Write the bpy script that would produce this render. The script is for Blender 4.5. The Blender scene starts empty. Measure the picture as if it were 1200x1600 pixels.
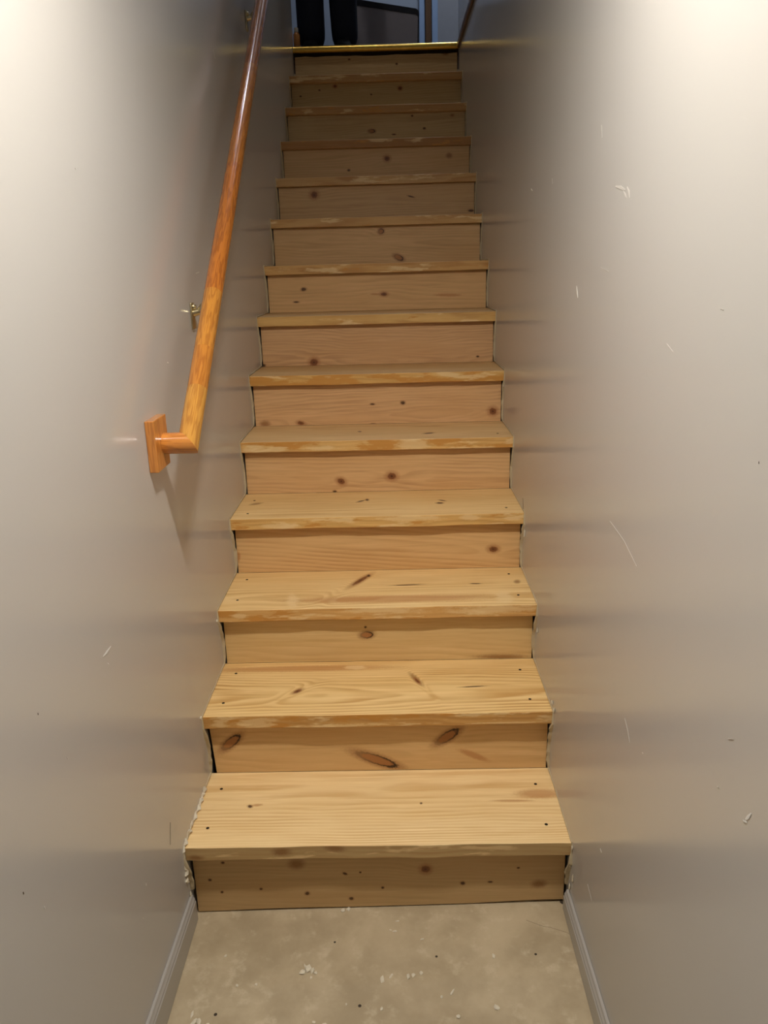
import bpy, bmesh, math, random
import numpy as np
from mathutils import Vector, Matrix

random.seed(7)
scene = bpy.context.scene
COL = scene.collection

# ------------------------------------------------------------------ camera
CAM = np.array([0.062, -1.5538, 1.4995])
YAW, PITCH, ROLL, FPX = -0.0166, -0.3011, -0.0259, 1232.38
def cam_axes():
    cy, sy, cp, sp = math.cos(YAW), math.sin(YAW), math.cos(PITCH), math.sin(PITCH)
    f = np.array([sy*cp, cy*cp, sp]); r = np.array([cy, -sy, 0.0]); u = np.cross(r, f)
    c, s = math.cos(ROLL), math.sin(ROLL)
    return c*r + s*u, -s*r + c*u, f
R_, U_, F_ = cam_axes()
cd = bpy.data.cameras.new('camera')
cd.sensor_fit = 'VERTICAL'; cd.sensor_height = 36.0; cd.lens = FPX/1600*36.0
cd.clip_start = 0.02; cd.clip_end = 50
cam = bpy.data.objects.new('camera', cd); COL.objects.link(cam)
M = Matrix.Identity(4)
for i in range(3):
    M[i][0], M[i][1], M[i][2], M[i][3] = R_[i], U_[i], -F_[i], CAM[i]
cam.matrix_world = M
scene.camera = cam
# photo pixel (1200x1600) -> point on a plane x = X, y = Y or z = Z
def on(px, py, axis, val):
    d = F_ + (px-600)/FPX*R_ + (800-py)/FPX*U_
    k = 'xyz'.index(axis)
    return CAM + (val-CAM[k])/d[k]*d

# ------------------------------------------------------------------ world, exposure
w = bpy.data.worlds.new('world'); scene.world = w; w.use_nodes = True
w.node_tree.nodes['Background'].inputs[0].default_value = (0.5, 0.6, 0.8, 1)
w.node_tree.nodes['Background'].inputs[1].default_value = 0.0
vs = scene.view_settings
vs.view_transform = 'Standard'; vs.look = 'None'; vs.gamma = 1.0; vs.use_curve_mapping = False
vs.exposure = 0.95
LAMP_STRENGTH = 440.0      # flush ceiling lamp at the stair foot
UP_STRENGTH = 95.0          # lamp over the upper stairwell
HALL_STRENGTH = 46.0        # lamp in the hall upstairs

# ------------------------------------------------------------------ helpers
def link(o): COL.objects.link(o); return o
def mesh_obj(name, bm, mats, parent=None, loc=None, smooth=False):
    me = bpy.data.meshes.new(name)
    if loc is not None: bmesh.ops.translate(bm, verts=bm.verts, vec=-Vector(loc))
    bmesh.ops.recalc_face_normals(bm, faces=bm.faces)
    bm.to_mesh(me); bm.free()
    for m in (mats if isinstance(mats, (list, tuple)) else [mats]): me.materials.append(m)
    if smooth:
        for p in me.polygons: p.use_smooth = True
    o = link(bpy.data.objects.new(name, me))
    if loc is not None: o.location = loc
    if parent is not None:
        o.parent = parent
        o.matrix_parent_inverse = Matrix.Translation(-Vector(parent.location))
    return o
def tag(o, label=None, cat=None, group=None, kind=None):
    if label: o['label'] = label
    if cat: o['category'] = cat
    if group: o['group'] = group
    if kind: o['kind'] = kind
    return o
def empty(name, loc):
    o = link(bpy.data.objects.new(name, None)); o.location = loc; o.empty_display_size = 0.05
    return o
def box(bm, x0, x1, y0, y1, z0, z1, bevel=0.0, seg=2):
    vs_ = [bm.verts.new((x, y, z)) for x in (x0, x1) for y in (y0, y1) for z in (z0, z1)]
    idx = [(0,1,3,2), (4,6,7,5), (0,4,5,1), (2,3,7,6), (0,2,6,4), (1,5,7,3)]
    fs = [bm.faces.new([vs_[i] for i in f]) for f in idx]
    if bevel:
        es = list({e for f in fs for e in f.edges})
        bmesh.ops.bevel(bm, geom=es, offset=bevel, segments=seg, profile=0.5, affect='EDGES')
    return fs
def box_obj(name, b, mat, parent=None, bevel=0.0, loc=None):
    bm = bmesh.new(); box(bm, *b, bevel=bevel)
    return mesh_obj(name, bm, mat, parent, loc)
def struct(name, b, mat, bevel=0.0):
    return tag(box_obj(name, b, mat, bevel=bevel), kind='structure')
def frame_of(d):
    d = Vector(d).normalized()
    a = Vector((1, 0, 0)) if abs(d.x) < 0.9 else Vector((0, 1, 0))
    s = d.cross(a).normalized(); t = d.cross(s)
    return d, s, t
def tube(bm, p0, p1, r0, r1=None, n=24, cap=True, cut0=None, cut1=None):
    """cylinder; cut0/cut1 = plane normals of mitred ends"""
    p0, p1 = Vector(p0), Vector(p1); r1 = r0 if r1 is None else r1
    d, s, t = frame_of(p1-p0)
    rings = []
    for p, r, cut in ((p0, r0, cut0), (p1, r1, cut1)):
        ring = []
        for k in range(n):
            a = 2*math.pi*k/n
            q = p + (s*math.cos(a)+t*math.sin(a))*r
            if cut is not None:
                nrm = Vector(cut); q = q - d*((q-p).dot(nrm)/d.dot(nrm))
            ring.append(bm.verts.new(q))
        rings.append(ring)
    for k in range(n):
        bm.faces.new((rings[0][k], rings[0][(k+1) % n], rings[1][(k+1) % n], rings[1][k]))
    if cap:
        bm.faces.new(rings[0][::-1]); bm.faces.new(rings[1])
def lathe(bm, prof, c, n=32):
    rings = []
    for r, z in prof:
        rings.append([bm.verts.new((c[0]+r*math.cos(2*math.pi*k/n), c[1]+r*math.sin(2*math.pi*k/n), c[2]+z)) for k in range(n)])
    for a, b in zip(rings, rings[1:]):
        for k in range(n): bm.faces.new((a[k], a[(k+1) % n], b[(k+1) % n], b[k]))
    bm.faces.new(rings[0][::-1]); bm.faces.new(rings[-1])
def auto_smooth(o, ang=35):
    for p in o.data.polygons: p.use_smooth = True
    o.data.set_sharp_from_angle(angle=math.radians(ang))
    return o

# ------------------------------------------------------------------ materials
def S(r, g, b):     # sRGB 0..255 -> linear
    f = lambda c: (c/255/12.92) if c/255 <= 0.04045 else ((c/255+0.055)/1.055)**2.4
    return (f(r), f(g), f(b), 1.0)
class NT:
    def __init__(self, name, rough=0.5, spec=0.5, metal=0.0):
        self.m = bpy.data.materials.new(name); self.m.use_nodes = True
        self.t = self.m.node_tree; self.b = self.t.nodes['Principled BSDF']
        self.b.inputs['Roughness'].default_value = rough
        self.b.inputs['Specular IOR Level'].default_value = spec
        self.b.inputs['Metallic'].default_value = metal
    def n(self, kind, **kw):
        x = self.t.nodes.new(kind)
        for k, v in kw.items(): setattr(x, k, v)
        return x
    def l(self, a, b): self.t.links.new(a, b)
    def put(self, sock, v):
        if isinstance(v, bpy.types.NodeSocket): self.l(v, sock)
        else: sock.default_value = v
    def math(self, op, a, b=0.0, c=0.0, clamp=False):
        x = self.n('ShaderNodeMath', operation=op, use_clamp=clamp)
        for s, v in zip(x.inputs, (a, b, c)): self.put(s, v)
        return x.outputs[0]
    def vec(self, op, a, b=(0, 0, 0)):
        x = self.n('ShaderNodeVectorMath', operation=op)
        self.put(x.inputs[0], a); self.put(x.inputs[1], b)
        return x.outputs['Value'] if op in ('DOT_PRODUCT', 'LENGTH', 'DISTANCE') else x.outputs[0]
    def noise(self, v, scale=1.0, detail=2.0, rough=0.5):
        x = self.n('ShaderNodeTexNoise'); self.put(x.inputs['Vector'], v)
        x.inputs['Scale'].default_value = scale; x.inputs['Detail'].default_value = detail; x.inputs['Roughness'].default_value = rough
        return x.outputs['Fac']
    def rng(self, v, a, b, c=0.0, d=1.0, smooth=True):
        x = self.n('ShaderNodeMapRange', interpolation_type='SMOOTHSTEP' if smooth else 'LINEAR')
        self.put(x.inputs[0], v)
        for i, q in enumerate((a, b, c, d)): x.inputs[1+i].default_value = q
        return x.outputs[0]
    def mix(self, f, a, b, mode='MIX'):
        x = self.n('ShaderNodeMix', data_type='RGBA', blend_type=mode)
        self.put(x.inputs[0], f); self.put(x.inputs[6], a); self.put(x.inputs[7], b)
        return x.outputs[2]
    def bump(self, h, strength=0.2, dist=0.002):
        x = self.n('ShaderNodeBump'); x.inputs['Strength'].default_value = strength; x.inputs['Distance'].default_value = dist
        self.l(h, x.inputs['Height']); self.l(x.outputs[0], self.b.inputs['Normal'])
    def coord(self): return self.n('ShaderNodeTexCoord').outputs['Object']
    def color(self, c): self.put(self.b.inputs['Base Color'], c)
def plain(name, c, rough=0.5, spec=0.5, metal=0.0, var=0.12, scale=30):
    t = NT(name, rough, spec, metal)
    f = t.noise(t.coord(), scale, 3)
    d = tuple(x*(1-var) for x in c[:3])+(1,)
    t.color(t.mix(f, d, c)); return t.m

def wall_mat(name, c, rough=0.33):
    t = NT(name, rough, 0.5)
    f = t.noise(t.vec('MULTIPLY', t.coord(), (1, 1.0, 0.5)), 0.8, 0)
    t.color(t.mix(t.rng(f, 0.2, 0.8), tuple(x*0.965 for x in c[:3])+(1,), c))
    return t.m
WALL = wall_mat('grey_eggshell_paint', S(187, 184, 179), 0.175)
BASE = wall_mat('grey_trim_paint', S(168, 164, 158), 0.25)
CEIL = plain('ceiling_white', S(225, 222, 215), 0.8, 0.2)
HALLW = wall_mat('hall_paint', S(150, 158, 172), 0.5)
def concrete():
    t = NT('concrete', 0.55, 0.35)
    P = t.coord()
    a = t.noise(P, 5, 6, 0.6); b = t.noise(P, 22, 5, 0.65); c = t.noise(P, 2.2, 3)
    col = t.mix(t.rng(a, 0.3, 0.72), S(160, 143, 114), S(190, 173, 143))
    col = t.mix(t.math('MULTIPLY', t.rng(b, 0.52, 0.75), 0.55), col, S(206, 191, 163))
    col = t.mix(t.math('MULTIPLY', t.rng(c, 0.5, 0.8), 0.35), col, S(152, 132, 102))
    d = t.noise(P, 60, 3, 0.6)
    col = t.mix(t.math('MULTIPLY', t.rng(d, 0.72, 0.80), 0.25), col, S(205, 196, 178))
    t.color(col); t.bump(b, 0.12, 0.002); return t.m
CONC = concrete()
PLASTER = plain('torn_plaster_white', S(218, 208, 186), 0.85, 0.2, var=0.2, scale=90)
CAULK = plain('cream_drywall_edge', S(196, 180, 148), 0.75, 0.3, var=0.25, scale=60)
SCUFF = plain('white_scuff', S(222, 220, 214), 0.6, 0.3)
DARKMARK = plain('dark_mark', S(62, 52, 42), 0.8, 0.2)
HOLE = plain('screw_hole_black', S(34, 22, 12), 0.8, 0.2)
BRASS = NT('polished_brass', 0.28, 0.5, 1.0)
BRASS.color(BRASS.mix(BRASS.noise(BRASS.coord(), 40, 3), S(190, 150, 62), S(222, 186, 96))); BRASS = BRASS.m
NICKEL = NT('brushed_brass_nickel', 0.3, 0.5, 1.0)
NICKEL.color(NICKEL.mix(NICKEL.noise(NICKEL.coord(), 60, 2), S(176, 160, 122), S(205, 192, 158))); NICKEL = NICKEL.m
def emit(name, c, s):
    t = NT(name); t.color((0.8, 0.8, 0.8, 1))
    t.b.inputs['Emission Color'].default_value = c; t.b.inputs['Emission Strength'].default_value = s
    return t.m

def wood(name, pale, dark, ring=0.006, pith=(0.0, -0.12), tilt=0.0, contrast=0.55, warp=0.012, seed=0.0,
         knots=(), stain=None, rough=0.5, tint=0.35, late=0.72, alongx=True):
    """Solid pine: growth rings about a pith line that runs along x, bent round the knots."""
    t = NT(name, rough, 0.35)
    P = t.coord()
    Q = t.vec('ADD', P, (seed*3.17, seed*1.7, seed*2.3))
    sep = t.n('ShaderNodeSeparateXYZ'); t.l(P, sep.inputs[0])
    X, Y, Z = sep.outputs
    lo = t.noise(t.vec('MULTIPLY', Q, (2.2, 9, 9)), 1.0, 2)
    hi = t.noise(t.vec('MULTIPLY', Q, (6.0, 40, 40)), 1.0, 2)
    yy = t.math('SUBTRACT', Y, pith[0]); zz = t.math('SUBTRACT', Z, pith[1])
    zz = t.math('ADD', zz, t.math('MULTIPLY', X, tilt))
    r = t.math('SQRT', t.math('ADD', t.math('MULTIPLY', yy, yy), t.math('MULTIPLY', zz, zz)))
    r = t.math('ADD', r, t.math('MULTIPLY', t.math('SUBTRACT', lo, 0.5), warp*2))
    r = t.math('ADD', r, t.math('MULTIPLY', t.math('SUBTRACT', hi, 0.5), warp*0.25))
    masks = []
    for kn in knots:
        c, r1, r2, kind, amp = kn
        d0 = t.vec('SUBTRACT', P, c)
        s = t.vec('DOT_PRODUCT', d0, r1); q = t.vec('DOT_PRODUCT', d0, r2)
        cb = t.n('ShaderNodeCombineXYZ'); t.l(s, cb.inputs[0]); t.l(q, cb.inputs[1])
        wob = t.math('MULTIPLY', t.math('SUBTRACT', t.noise(Q, 170, 2), 0.5), 0.45)
        d = t.math('ADD', t.vec('LENGTH', cb.outputs[0]), wob)
        masks.append((d, kind, s))
        if amp > 0 and kind not in ('stain', 'cream'):
            cb2 = t.n('ShaderNodeCombineXYZ'); t.l(t.math('MULTIPLY', s, 0.45), cb2.inputs[0]); t.l(q, cb2.inputs[1])
            e = t.vec('LENGTH', cb2.outputs[0])
            g = t.math('EXPONENT', t.math('MULTIPLY', t.math('MULTIPLY', e, e), -0.22))
            r = t.math('ADD', r, t.math('MULTIPLY', g, amp))
    f = t.math('FRACT', t.math('DIVIDE', r, ring))
    line = t.math('MULTIPLY', t.rng(f, 0.15, late, 0, 1), t.rng(f, late+0.08, 1.0, 1, 0))
    fine = t.noise(t.vec('MULTIPLY', Q, (7, 420, 420)), 1.0, 3)
    fade = t.rng(t.noise(t.vec('MULTIPLY', Q, (3, 14, 14)), 1.0, 2), 0.32, 0.68, 0.25, 1.0)
    amt = t.math('MULTIPLY', t.math('MULTIPLY', line, fade), contrast)
    col = t.mix(amt, pale, dark)
    col = t.mix(t.math('MULTIPLY', t.rng(fine, 0.5, 0.8), 0.28), col, dark)
    mid = t.noise(t.vec('MULTIPLY', Q, (3.5, 95, 95)), 1.0, 4, 0.65)
    col = t.mix(t.math('MULTIPLY', t.rng(mid, 0.52, 0.72), 0.38), col, dark)
    lite = (min(1, pale[0]*1.16), min(1, pale[1]*1.22), min(1, pale[2]*1.34), 1)
    col = t.mix(t.math('MULTIPLY', t.rng(mid, 0.47, 0.28), 0.55), col, lite)
    big = t.noise(t.vec('MULTIPLY', Q, (2.5, 12, 12)), 1.0, 3)
    warm = (pale[0]*0.88, pale[1]*0.76, pale[2]*0.58, 1)
    col = t.mix(t.math('MULTIPLY', t.rng(big, 0.42, 0.75), tint), col, warm)
    if stain:      # worn varnish and glue left on the old nosing faces
        amount, amber, cream = stain
        sn = t.noise(t.vec('MULTIPLY', Q, (7, 30, 34)), 1.0, 5, 0.6)
        a0 = 0.74-0.36*amount
        col = t.mix(t.math('MULTIPLY', t.rng(sn, a0, a0+0.06), 0.85), col, amber)
        sn2 = t.noise(t.vec('MULTIPLY', Q, (4.5, 20, 26)), 1.3, 4, 0.6)
        col = t.mix(t.math('MULTIPLY', t.rng(sn2, 0.56, 0.63), 0.7), col, cream)
    for d, kind, s in masks:
        if kind == 'black':      # loose knot: black bark ring round a brown heart
            col = t.mix(t.rng(d, 1.9, 0.9, 0, 0.55), col, S(140, 84, 36))
            col = t.mix(t.math('MULTIPLY', t.rng(d, 1.15, 0.9, 0, 0.95), t.rng(s, -1.0, 0.7, 0.35, 1.0)), col, S(40, 22, 10))
            col = t.mix(t.rng(d, 0.88, 0.62, 0, 0.9), col, S(172, 116, 66))
        elif kind == 'red':
            col = t.mix(t.rng(d, 2.0, 0.8, 0, 0.5), col, S(150, 88, 40))
            col = t.mix(t.rng(d, 1.05, 0.6, 0, 0.85), col, S(110, 58, 24))
            col = t.mix(t.rng(d, 0.35, 0.1, 0, 0.8), col, S(66, 34, 14))
        elif kind == 'soft':
            col = t.mix(t.rng(d, 1.5, 0.3, 0, 0.7), col, S(128, 78, 30))
        elif kind == 'pin':
            col = t.mix(t.rng(d, 1.6, 0.9, 0, 0.4), col, S(130, 80, 36))
            col = t.mix(t.rng(d, 1.0, 0.6, 0, 0.9), col, S(70, 40, 18))
        elif kind == 'cream':
            pn = t.noise(t.vec('MULTIPLY', Q, (16, 90, 90)), 1.0, 4, 0.6)
            dd = t.math('ADD', d, t.math('MULTIPLY', t.math('SUBTRACT', pn, 0.5), 2.6))
            col = t.mix(t.rng(dd, 1.2, 0.55, 0, 0.62), col, S(236, 206, 152))
        elif kind == 'stain':
            col = t.mix(t.rng(d, 1.3, 0.5, 0, 0.55), col, S(170, 104, 48))
    t.color(col)
    t.bump(t.math('ADD', fine, t.math('MULTIPLY', line, 0.5)), 0.08, 0.001)
    return t.m

def knot(px, py, a, b, ang, kind, axis, val, origin, amp=0.006):
    """ellipse given in photo pixels -> plane ellipse (centre, two rows of the inverse axes)"""
    c = on(px, py, axis, val)
    th = math.radians(ang); e = []
    for (dx, dy), s in (((math.cos(th), -math.sin(th)), a), ((math.sin(th), math.cos(th)), b)):
        e.append((on(px+dx*2, py+dy*2, axis, val)-c)/2*s)
    k = 'xyz'.index(axis); idx = [i for i in range(3) if i != k]
    inv = np.linalg.inv(np.array([[e[0][i], e[1][i]] for i in idx]))
    rows = []
    for r in inv:
        v = [0, 0, 0]; v[idx[0]], v[idx[1]] = float(r[0]), float(r[1]); rows.append(tuple(v))
    cc = c-np.array(origin)
    return (tuple(float(x) for x in cc), rows[0], rows[1], kind, amp)

# ------------------------------------------------------------------ stair dimensions (metres)
W = 0.457
WALLX = 0.4585
TZ = [0.1947,0.3844,0.5696,0.7609,0.948,1.1354,1.3271,1.5147,1.7073,1.8972,2.0861,2.2782,2.4734,2.673]
TY = [-0.0083,0.2555,0.5193,0.7815,1.0374,1.2924,1.5511,1.8114,2.0698,2.3277,2.5852,2.8445,3.1007,3.3553]
OV = [0.027,0.028,0.030,0.030,0.028,0.027,0.028]+[0.028]*7
TH = 0.0362
TL = [-.0001,-.0005,.0005,.0006,-.0005,-.0002,.0003,.0008,.0007,.0006,.0004,-.0005,-.0004,-.0012]
RY = [y+o for y, o in zip(TY, OV)]
LAND = 2.672
floor_z = lambda x: -0.0095+0.0095*max(-1.3, min(1.3, x/0.457))

# ------------------------------------------------------------------ the room
bm = bmesh.new()
xs = (-0.457, 0.457)
v = [bm.verts.new((x, y, z)) for z_ in (0, 1) for x in xs for y in (-3.0, 3.6) for z in ((floor_z(x)-0.002) if z_ else -0.15,)]
for f in ((0,1,3,2), (4,6,7,5), (0,4,5,1), (2,3,7,6), (0,2,6,4), (1,5,7,3)): bm.faces.new([v[i] for i in f])
floor = tag(mesh_obj('floor', bm, CONC), kind='structure')
wl = struct('wall_left', (-WALLX-0.11, -WALLX, -3.0, 3.40, -0.15, 5.1), WALL)
wr = struct('wall_right', (WALLX, WALLX+0.11, -3.0, 3.40, -0.15, 5.1), WALL)
struct('wall_back', (-WALLX-0.11, WALLX+0.11, -3.12, -3.0, -0.15, 2.66), WALL)
struct('ceiling', (-WALLX, WALLX, -3.0, 0.85, 2.44, 2.66), CEIL)
struct('wall_header', (-WALLX, WALLX, 0.73, 0.85, 2.66, 5.1), WALL)
struct('ceiling_upper', (-1.6, 1.6, 0.73, 5.3, 5.1, 5.2), CEIL)
LANDW = plain('landing_floor_dark', S(74, 54, 38), 0.4, 0.5)
struct('floor_landing', (-1.6, 1.6, 3.385, 5.3, 2.40, LAND-0.004), LANDW)
hb = struct('wall_hall_back', (-1.6, 1.6, 5.2, 5.3, LAND-0.004, 5.1), HALLW)
struct('wall_hall_left', (-1.7, -1.6, 3.40, 5.3, 2.4, 5.1), HALLW)
struct('wall_hall_right', (1.6, 1.7, 3.40, 5.3, 2.4, 5.1), HALLW)
struct('wall_hall_front_left', (-1.7, -WALLX-0.11, 3.30, 3.40, 2.4, 5.1), HALLW)
struct('wall_hall_front_right', (WALLX+0.11, 1.7, 3.30, 3.40, 2.4, 5.1), HALLW)

# baseboards with an ogee top, cut off at the first riser
def baseboard(side, ztop0, name):
    s = -1 if side < 0 else 1
    bm = bmesh.new()
    rows = []
    for y in (-0.004, -0.2, -0.45, -3.0):
        zt = ztop0+0.055*min(0.45, max(0.0, -y))
        zb = floor_z(s*0.45)
        prof = [(WALLX-0.0005, zb), (WALLX-0.0125, zb), (WALLX-0.0125, zt-0.020), (WALLX-0.0105, zt-0.017), (WALLX-0.0105, zt-0.012),
                (WALLX-0.0075, zt-0.007), (WALLX-0.006, zt-0.002), (WALLX-0.003, zt), (WALLX-0.0005, zt)]
        rows.append([bm.verts.new((s*x, y, z)) for x, z in prof])
    n = len(rows[0])
    for a, b in zip(rows, rows[1:]):
        for k in range(n): bm.faces.new((a[k], a[(k+1) % n], b[(k+1) % n], b[k]))
    bm.faces.new(rows[0]); bm.faces.new(rows[-1][::-1])
    return tag(mesh_obj(name, bm, BASE), kind='structure')
baseboard(-1, 0.055, 'baseboard_left')
baseboard(1, 0.056, 'baseboard_right')

# brown trim that runs along the right wall at the level of the upper floor
TRIMW = plain('brown_trim', S(96, 66, 40), 0.35, 0.5)
tag(box_obj('trim_1', (WALLX-0.012, WALLX, 0.86, 3.33, 2.635, 2.668), TRIMW, bevel=0.003), kind='structure')

# hall: brown door casing, jamb and door; blue light painted into jamb and door edge
BLUELIT = plain('blue_lit_jamb', S(150, 172, 205), 0.4, 0.5)
DOORM = plain('hall_door_paint', S(150, 150, 155), 0.45, 0.5)
def hx(px, y): return float(on(px, 40, 'y', y)[0])
tag(box_obj('trim_2', (hx(664.5, 5.17), hx(674, 5.17), 5.155, 5.198, LAND-0.003, 4.75), TRIMW, bevel=0.004), kind='structure')
tag(box_obj('trim_3', (hx(655, 5.17), hx(663.5, 5.17), 5.165, 5.198, LAND-0.003, 4.75), BLUELIT, bevel=0.004), kind='structure')
dr = tag(box_obj('door_1', (hx(675, 5.17), hx(675, 5.17)+0.74, 5.165, 5.198, LAND-0.003, 4.70), DOORM, bevel=0.003), kind='structure')
box_obj('door_edge', (hx(675, 5.15), hx(684, 5.15), 5.150, 5.164, LAND-0.003, 4.70), BLUELIT, dr, bevel=0.003)
bm = bmesh.new(); c = (hx(675, 5.17)+0.68, 5.12, LAND+0.95)
tube(bm, (c[0], 5.164, c[2]), (c[0], 5.12, c[2]), 0.012); bmesh.ops.create_uvsphere(bm, u_segments=16, v_segments=10, radius=0.028, matrix=Matrix.Translation(c))
mesh_obj('door_knob', bm, BRASS, dr, smooth=True)

# ------------------------------------------------------------------ lamps
def flush_lamp(name, c, r, col, strength, label):
    root = empty(name, c); tag(root, label, 'ceiling lamp')
    bm = bmesh.new(); lathe(bm, [(r+0.018, 0.0), (r+0.020, -0.004), (r+0.014, -0.012), (r+0.002, -0.014), (r+0.002, 0.0)], c)
    auto_smooth(mesh_obj('trim_ring', bm, CEIL, root))
    bm = bmesh.new(); lathe(bm, [(r, -0.002), (r, -0.010), (r*0.97, -0.013)], c)
    mesh_obj('lens', bm, emit(name+'_glow', col, strength), root)
flush_lamp('flush_ceiling_lamp', (0.02, -0.54, 2.44), 0.058, (1.0, 0.95, 0.88, 1), LAMP_STRENGTH, 'round flush lamp on the low ceiling at the stair foot')
flush_lamp('stairwell_lamp', (-0.15, 2.4, 5.1), 0.06, (0.95, 0.96, 1.0, 1), UP_STRENGTH, 'round lamp on the high ceiling over the upper steps')
flush_lamp('hall_lamp', (0.5, 4.5, 5.1), 0.16, (0.78, 0.88, 1.0, 1), HALL_STRENGTH, 'round lamp on the hall ceiling beyond the landing')

# ------------------------------------------------------------------ staircase
stairs = empty('staircase', (0, 0, 0))
tag(stairs, 'straight wooden staircase of raw pine treads and risers between grey walls', 'staircase')

RK = {   # knots in the risers, photo pixels: x, y, half axes, angle, kind
 1: [(463,1350,13,8,0,'soft'),(480,1396,4,3,0,'pin'),(549,1404,4,2.5,0,'pin'),(348,1348,3,2,0,'pin'),(328,1375,3,2,0,'pin'),(347,1394,2.5,2,0,'pin'),(408,1389,2.5,2,0,'pin'),
     (539,1365,4,2,-20,'pin'),(563,1363,2,1.5,0,'pin'),(665,1358,8,6,0,'red'),(723,1380,4,3,0,'pin'),(766,1378,4,1.5,0,'pin'),(842,1381,12,6,5,'soft'),(810,1356,2.5,1.5,0,'pin'),(598,1387,2.5,2,0,'pin')],
 2: [(361,1160,18,7,38,'black'),(589,1187,34,7,-18,'black'),(699,1151,21,7,32,'black'),(740,1180,26,5,-20,'stain')],
 3: [(573,992,10,5,4,'black'),(784,1026,42,4,0,'soft'),(571,980,2,2,0,'pin')],
 4: [(771,858,8,5,0,'red'),(372,870,4,8,0,'stain')],
 5: [(533,752,7,5,-20,'red'),(612,744,8,6,0,'red'),(523,768,3.5,2,0,'pin')],
 6: [(629.5,629.5,4,3,0,'pin'),(582,631.5,4,1.6,0,'pin'),(770,642.5,6.5,6,0,'red'),(470,661,6,3,-10,'red'),(414,662,8,5,0,'soft'),(583,663,5,2,0,'pin')],
 7: [(490.5,566,7,6.5,0,'red'),(411.5,571,4,2.5,0,'pin'),(746.5,557,2.5,1.6,0,'pin')],
 8: [(474.5,452,4.5,3,10,'pin'),(600,459.6,5.5,3.2,0,'red'),(463,472,5,1.4,0,'pin'),(700,461,22,2.5,0,'stain'),(586,459.5,8,1.5,0,'stain')],
 9: [(595.4,361.3,4.5,4,30,'black'),(623,402.4,8,4,-25,'black')],
 10: [(491,304.5,6,6,0,'red'),(736,329,5,2.2,0,'pin'),(642,307,6,1.3,-15,'pin')],
 11: [(604.6,247.7,5,4.5,0,'red'),(701.7,243,5,4.5,0,'soft'),(545,266,2.5,2,0,'pin')],
 12: [(581,204.8,5,2.8,0,'black'),(644,181,2,1.6,0,'pin'),(706.5,180,3.5,2.5,0,'soft'),(663,200.6,2.5,2,0,'pin'),(615.5,210,3.5,1.2,0,'pin')],
 13: [(523.5,134.8,3,2.5,0,'red'),(625,138,3.5,3.2,0,'red'),(499,141,1.8,1.5,0,'pin'),(580,147.7,1.6,1.4,0,'pin'),(469.6,150.5,1.8,1.5,0,'pin')],
 14: [(619.7,99.8,2,1.8,0,'pin'),(545.5,92.8,2,1.5,0,'pin'),(696,84,5,2.5,0,'soft')],
}
TK = {   # knots in the treads
 1: [(390.7,1260,4,2.5,0,'pin'),(402,1258,9,2,5,'stain'),(843,1240,38,8,0,'stain'),(800,1251,34,1.8,0,'stain'),(658,1255,2,1.5,0,'pin')],
 2: [(465,1080,8,2.6,22,'red'),(470,1045,150,5,1,'stain'),(555,1043,16,4,0,'cream'),(650,1061,14,4,-42,'soft'),(652,1064,6,2,-42,'red'),(740,1072.5,20,0.9,3,'pin')],
 3: [(563,907,17,3,30,'red'),(576,899.5,3,2,0,'pin'),(610,936,165,6,1,'stain'),(456,938,10,11,0,'cream'),(788,933,15,9,0,'cream'),(808,909,5,3,0,'soft'),(636,914,24,0.8,2,'pin'),(743,912,9,0.8,0,'pin')],
 4: [(400,787,10,1.6,8,'soft'),(573.6,781,3,1.6,0,'pin'),(564,783,7,1.0,12,'pin'),(687,786,6,1.3,0,'pin'),(691,782,6,0.8,-8,'pin')],
 5: [(670,676.8,9,1.0,5,'pin'),(562,674.4,3,0.8,0,'pin')],
}
# colour of each riser board, and how its rings lie (pith y, z from the board centre; tilt along x)
GREYP, PEACH, PINK, PINE = S(205, 174, 128), S(214, 165, 112), S(206, 152, 104), S(208, 168, 112)
RCOL = {1:(S(198,164,116),S(169,141,90)), 2:(S(218,180,125),S(183,137,80)), 3:(S(220,187,130),S(190,146,87)), 4:(S(218,178,123),S(183,133,80)),
        5:(S(216,175,123),S(174,126,80)), 6:(S(216,173,123),S(172,124,82)), 7:(S(210,167,119),S(165,121,80)), 8:(S(214,172,118),S(174,133,80)),
        9:(S(210,170,118),S(172,135,83)), 10:(S(203,166,116),S(159,119,76)), 11:(S(210,172,122),S(176,142,90)), 12:(S(203,175,126),S(169,135,89)),
        13:(S(203,177,126),S(169,135,89)), 14:(S(201,171,123),S(165,131,87))}
RING = {1:(0.011,0.30,0.02,-0.05,0.03), 2:(0.020,0.25,0.03,-0.03,0.06), 3:(0.018,0.3,0.025,0.05,0.05), 4:(0.014,0.6,0.012,0.01,0.085),
        5:(0.012,0.5,0.02,-0.03,0.03), 6:(0.011,0.5,0.03,-0.05,-0.04), 7:(0.010,0.42,0.04,-0.06,0.03), 8:(0.016,0.4,0.03,0.06,0.02)}
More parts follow.
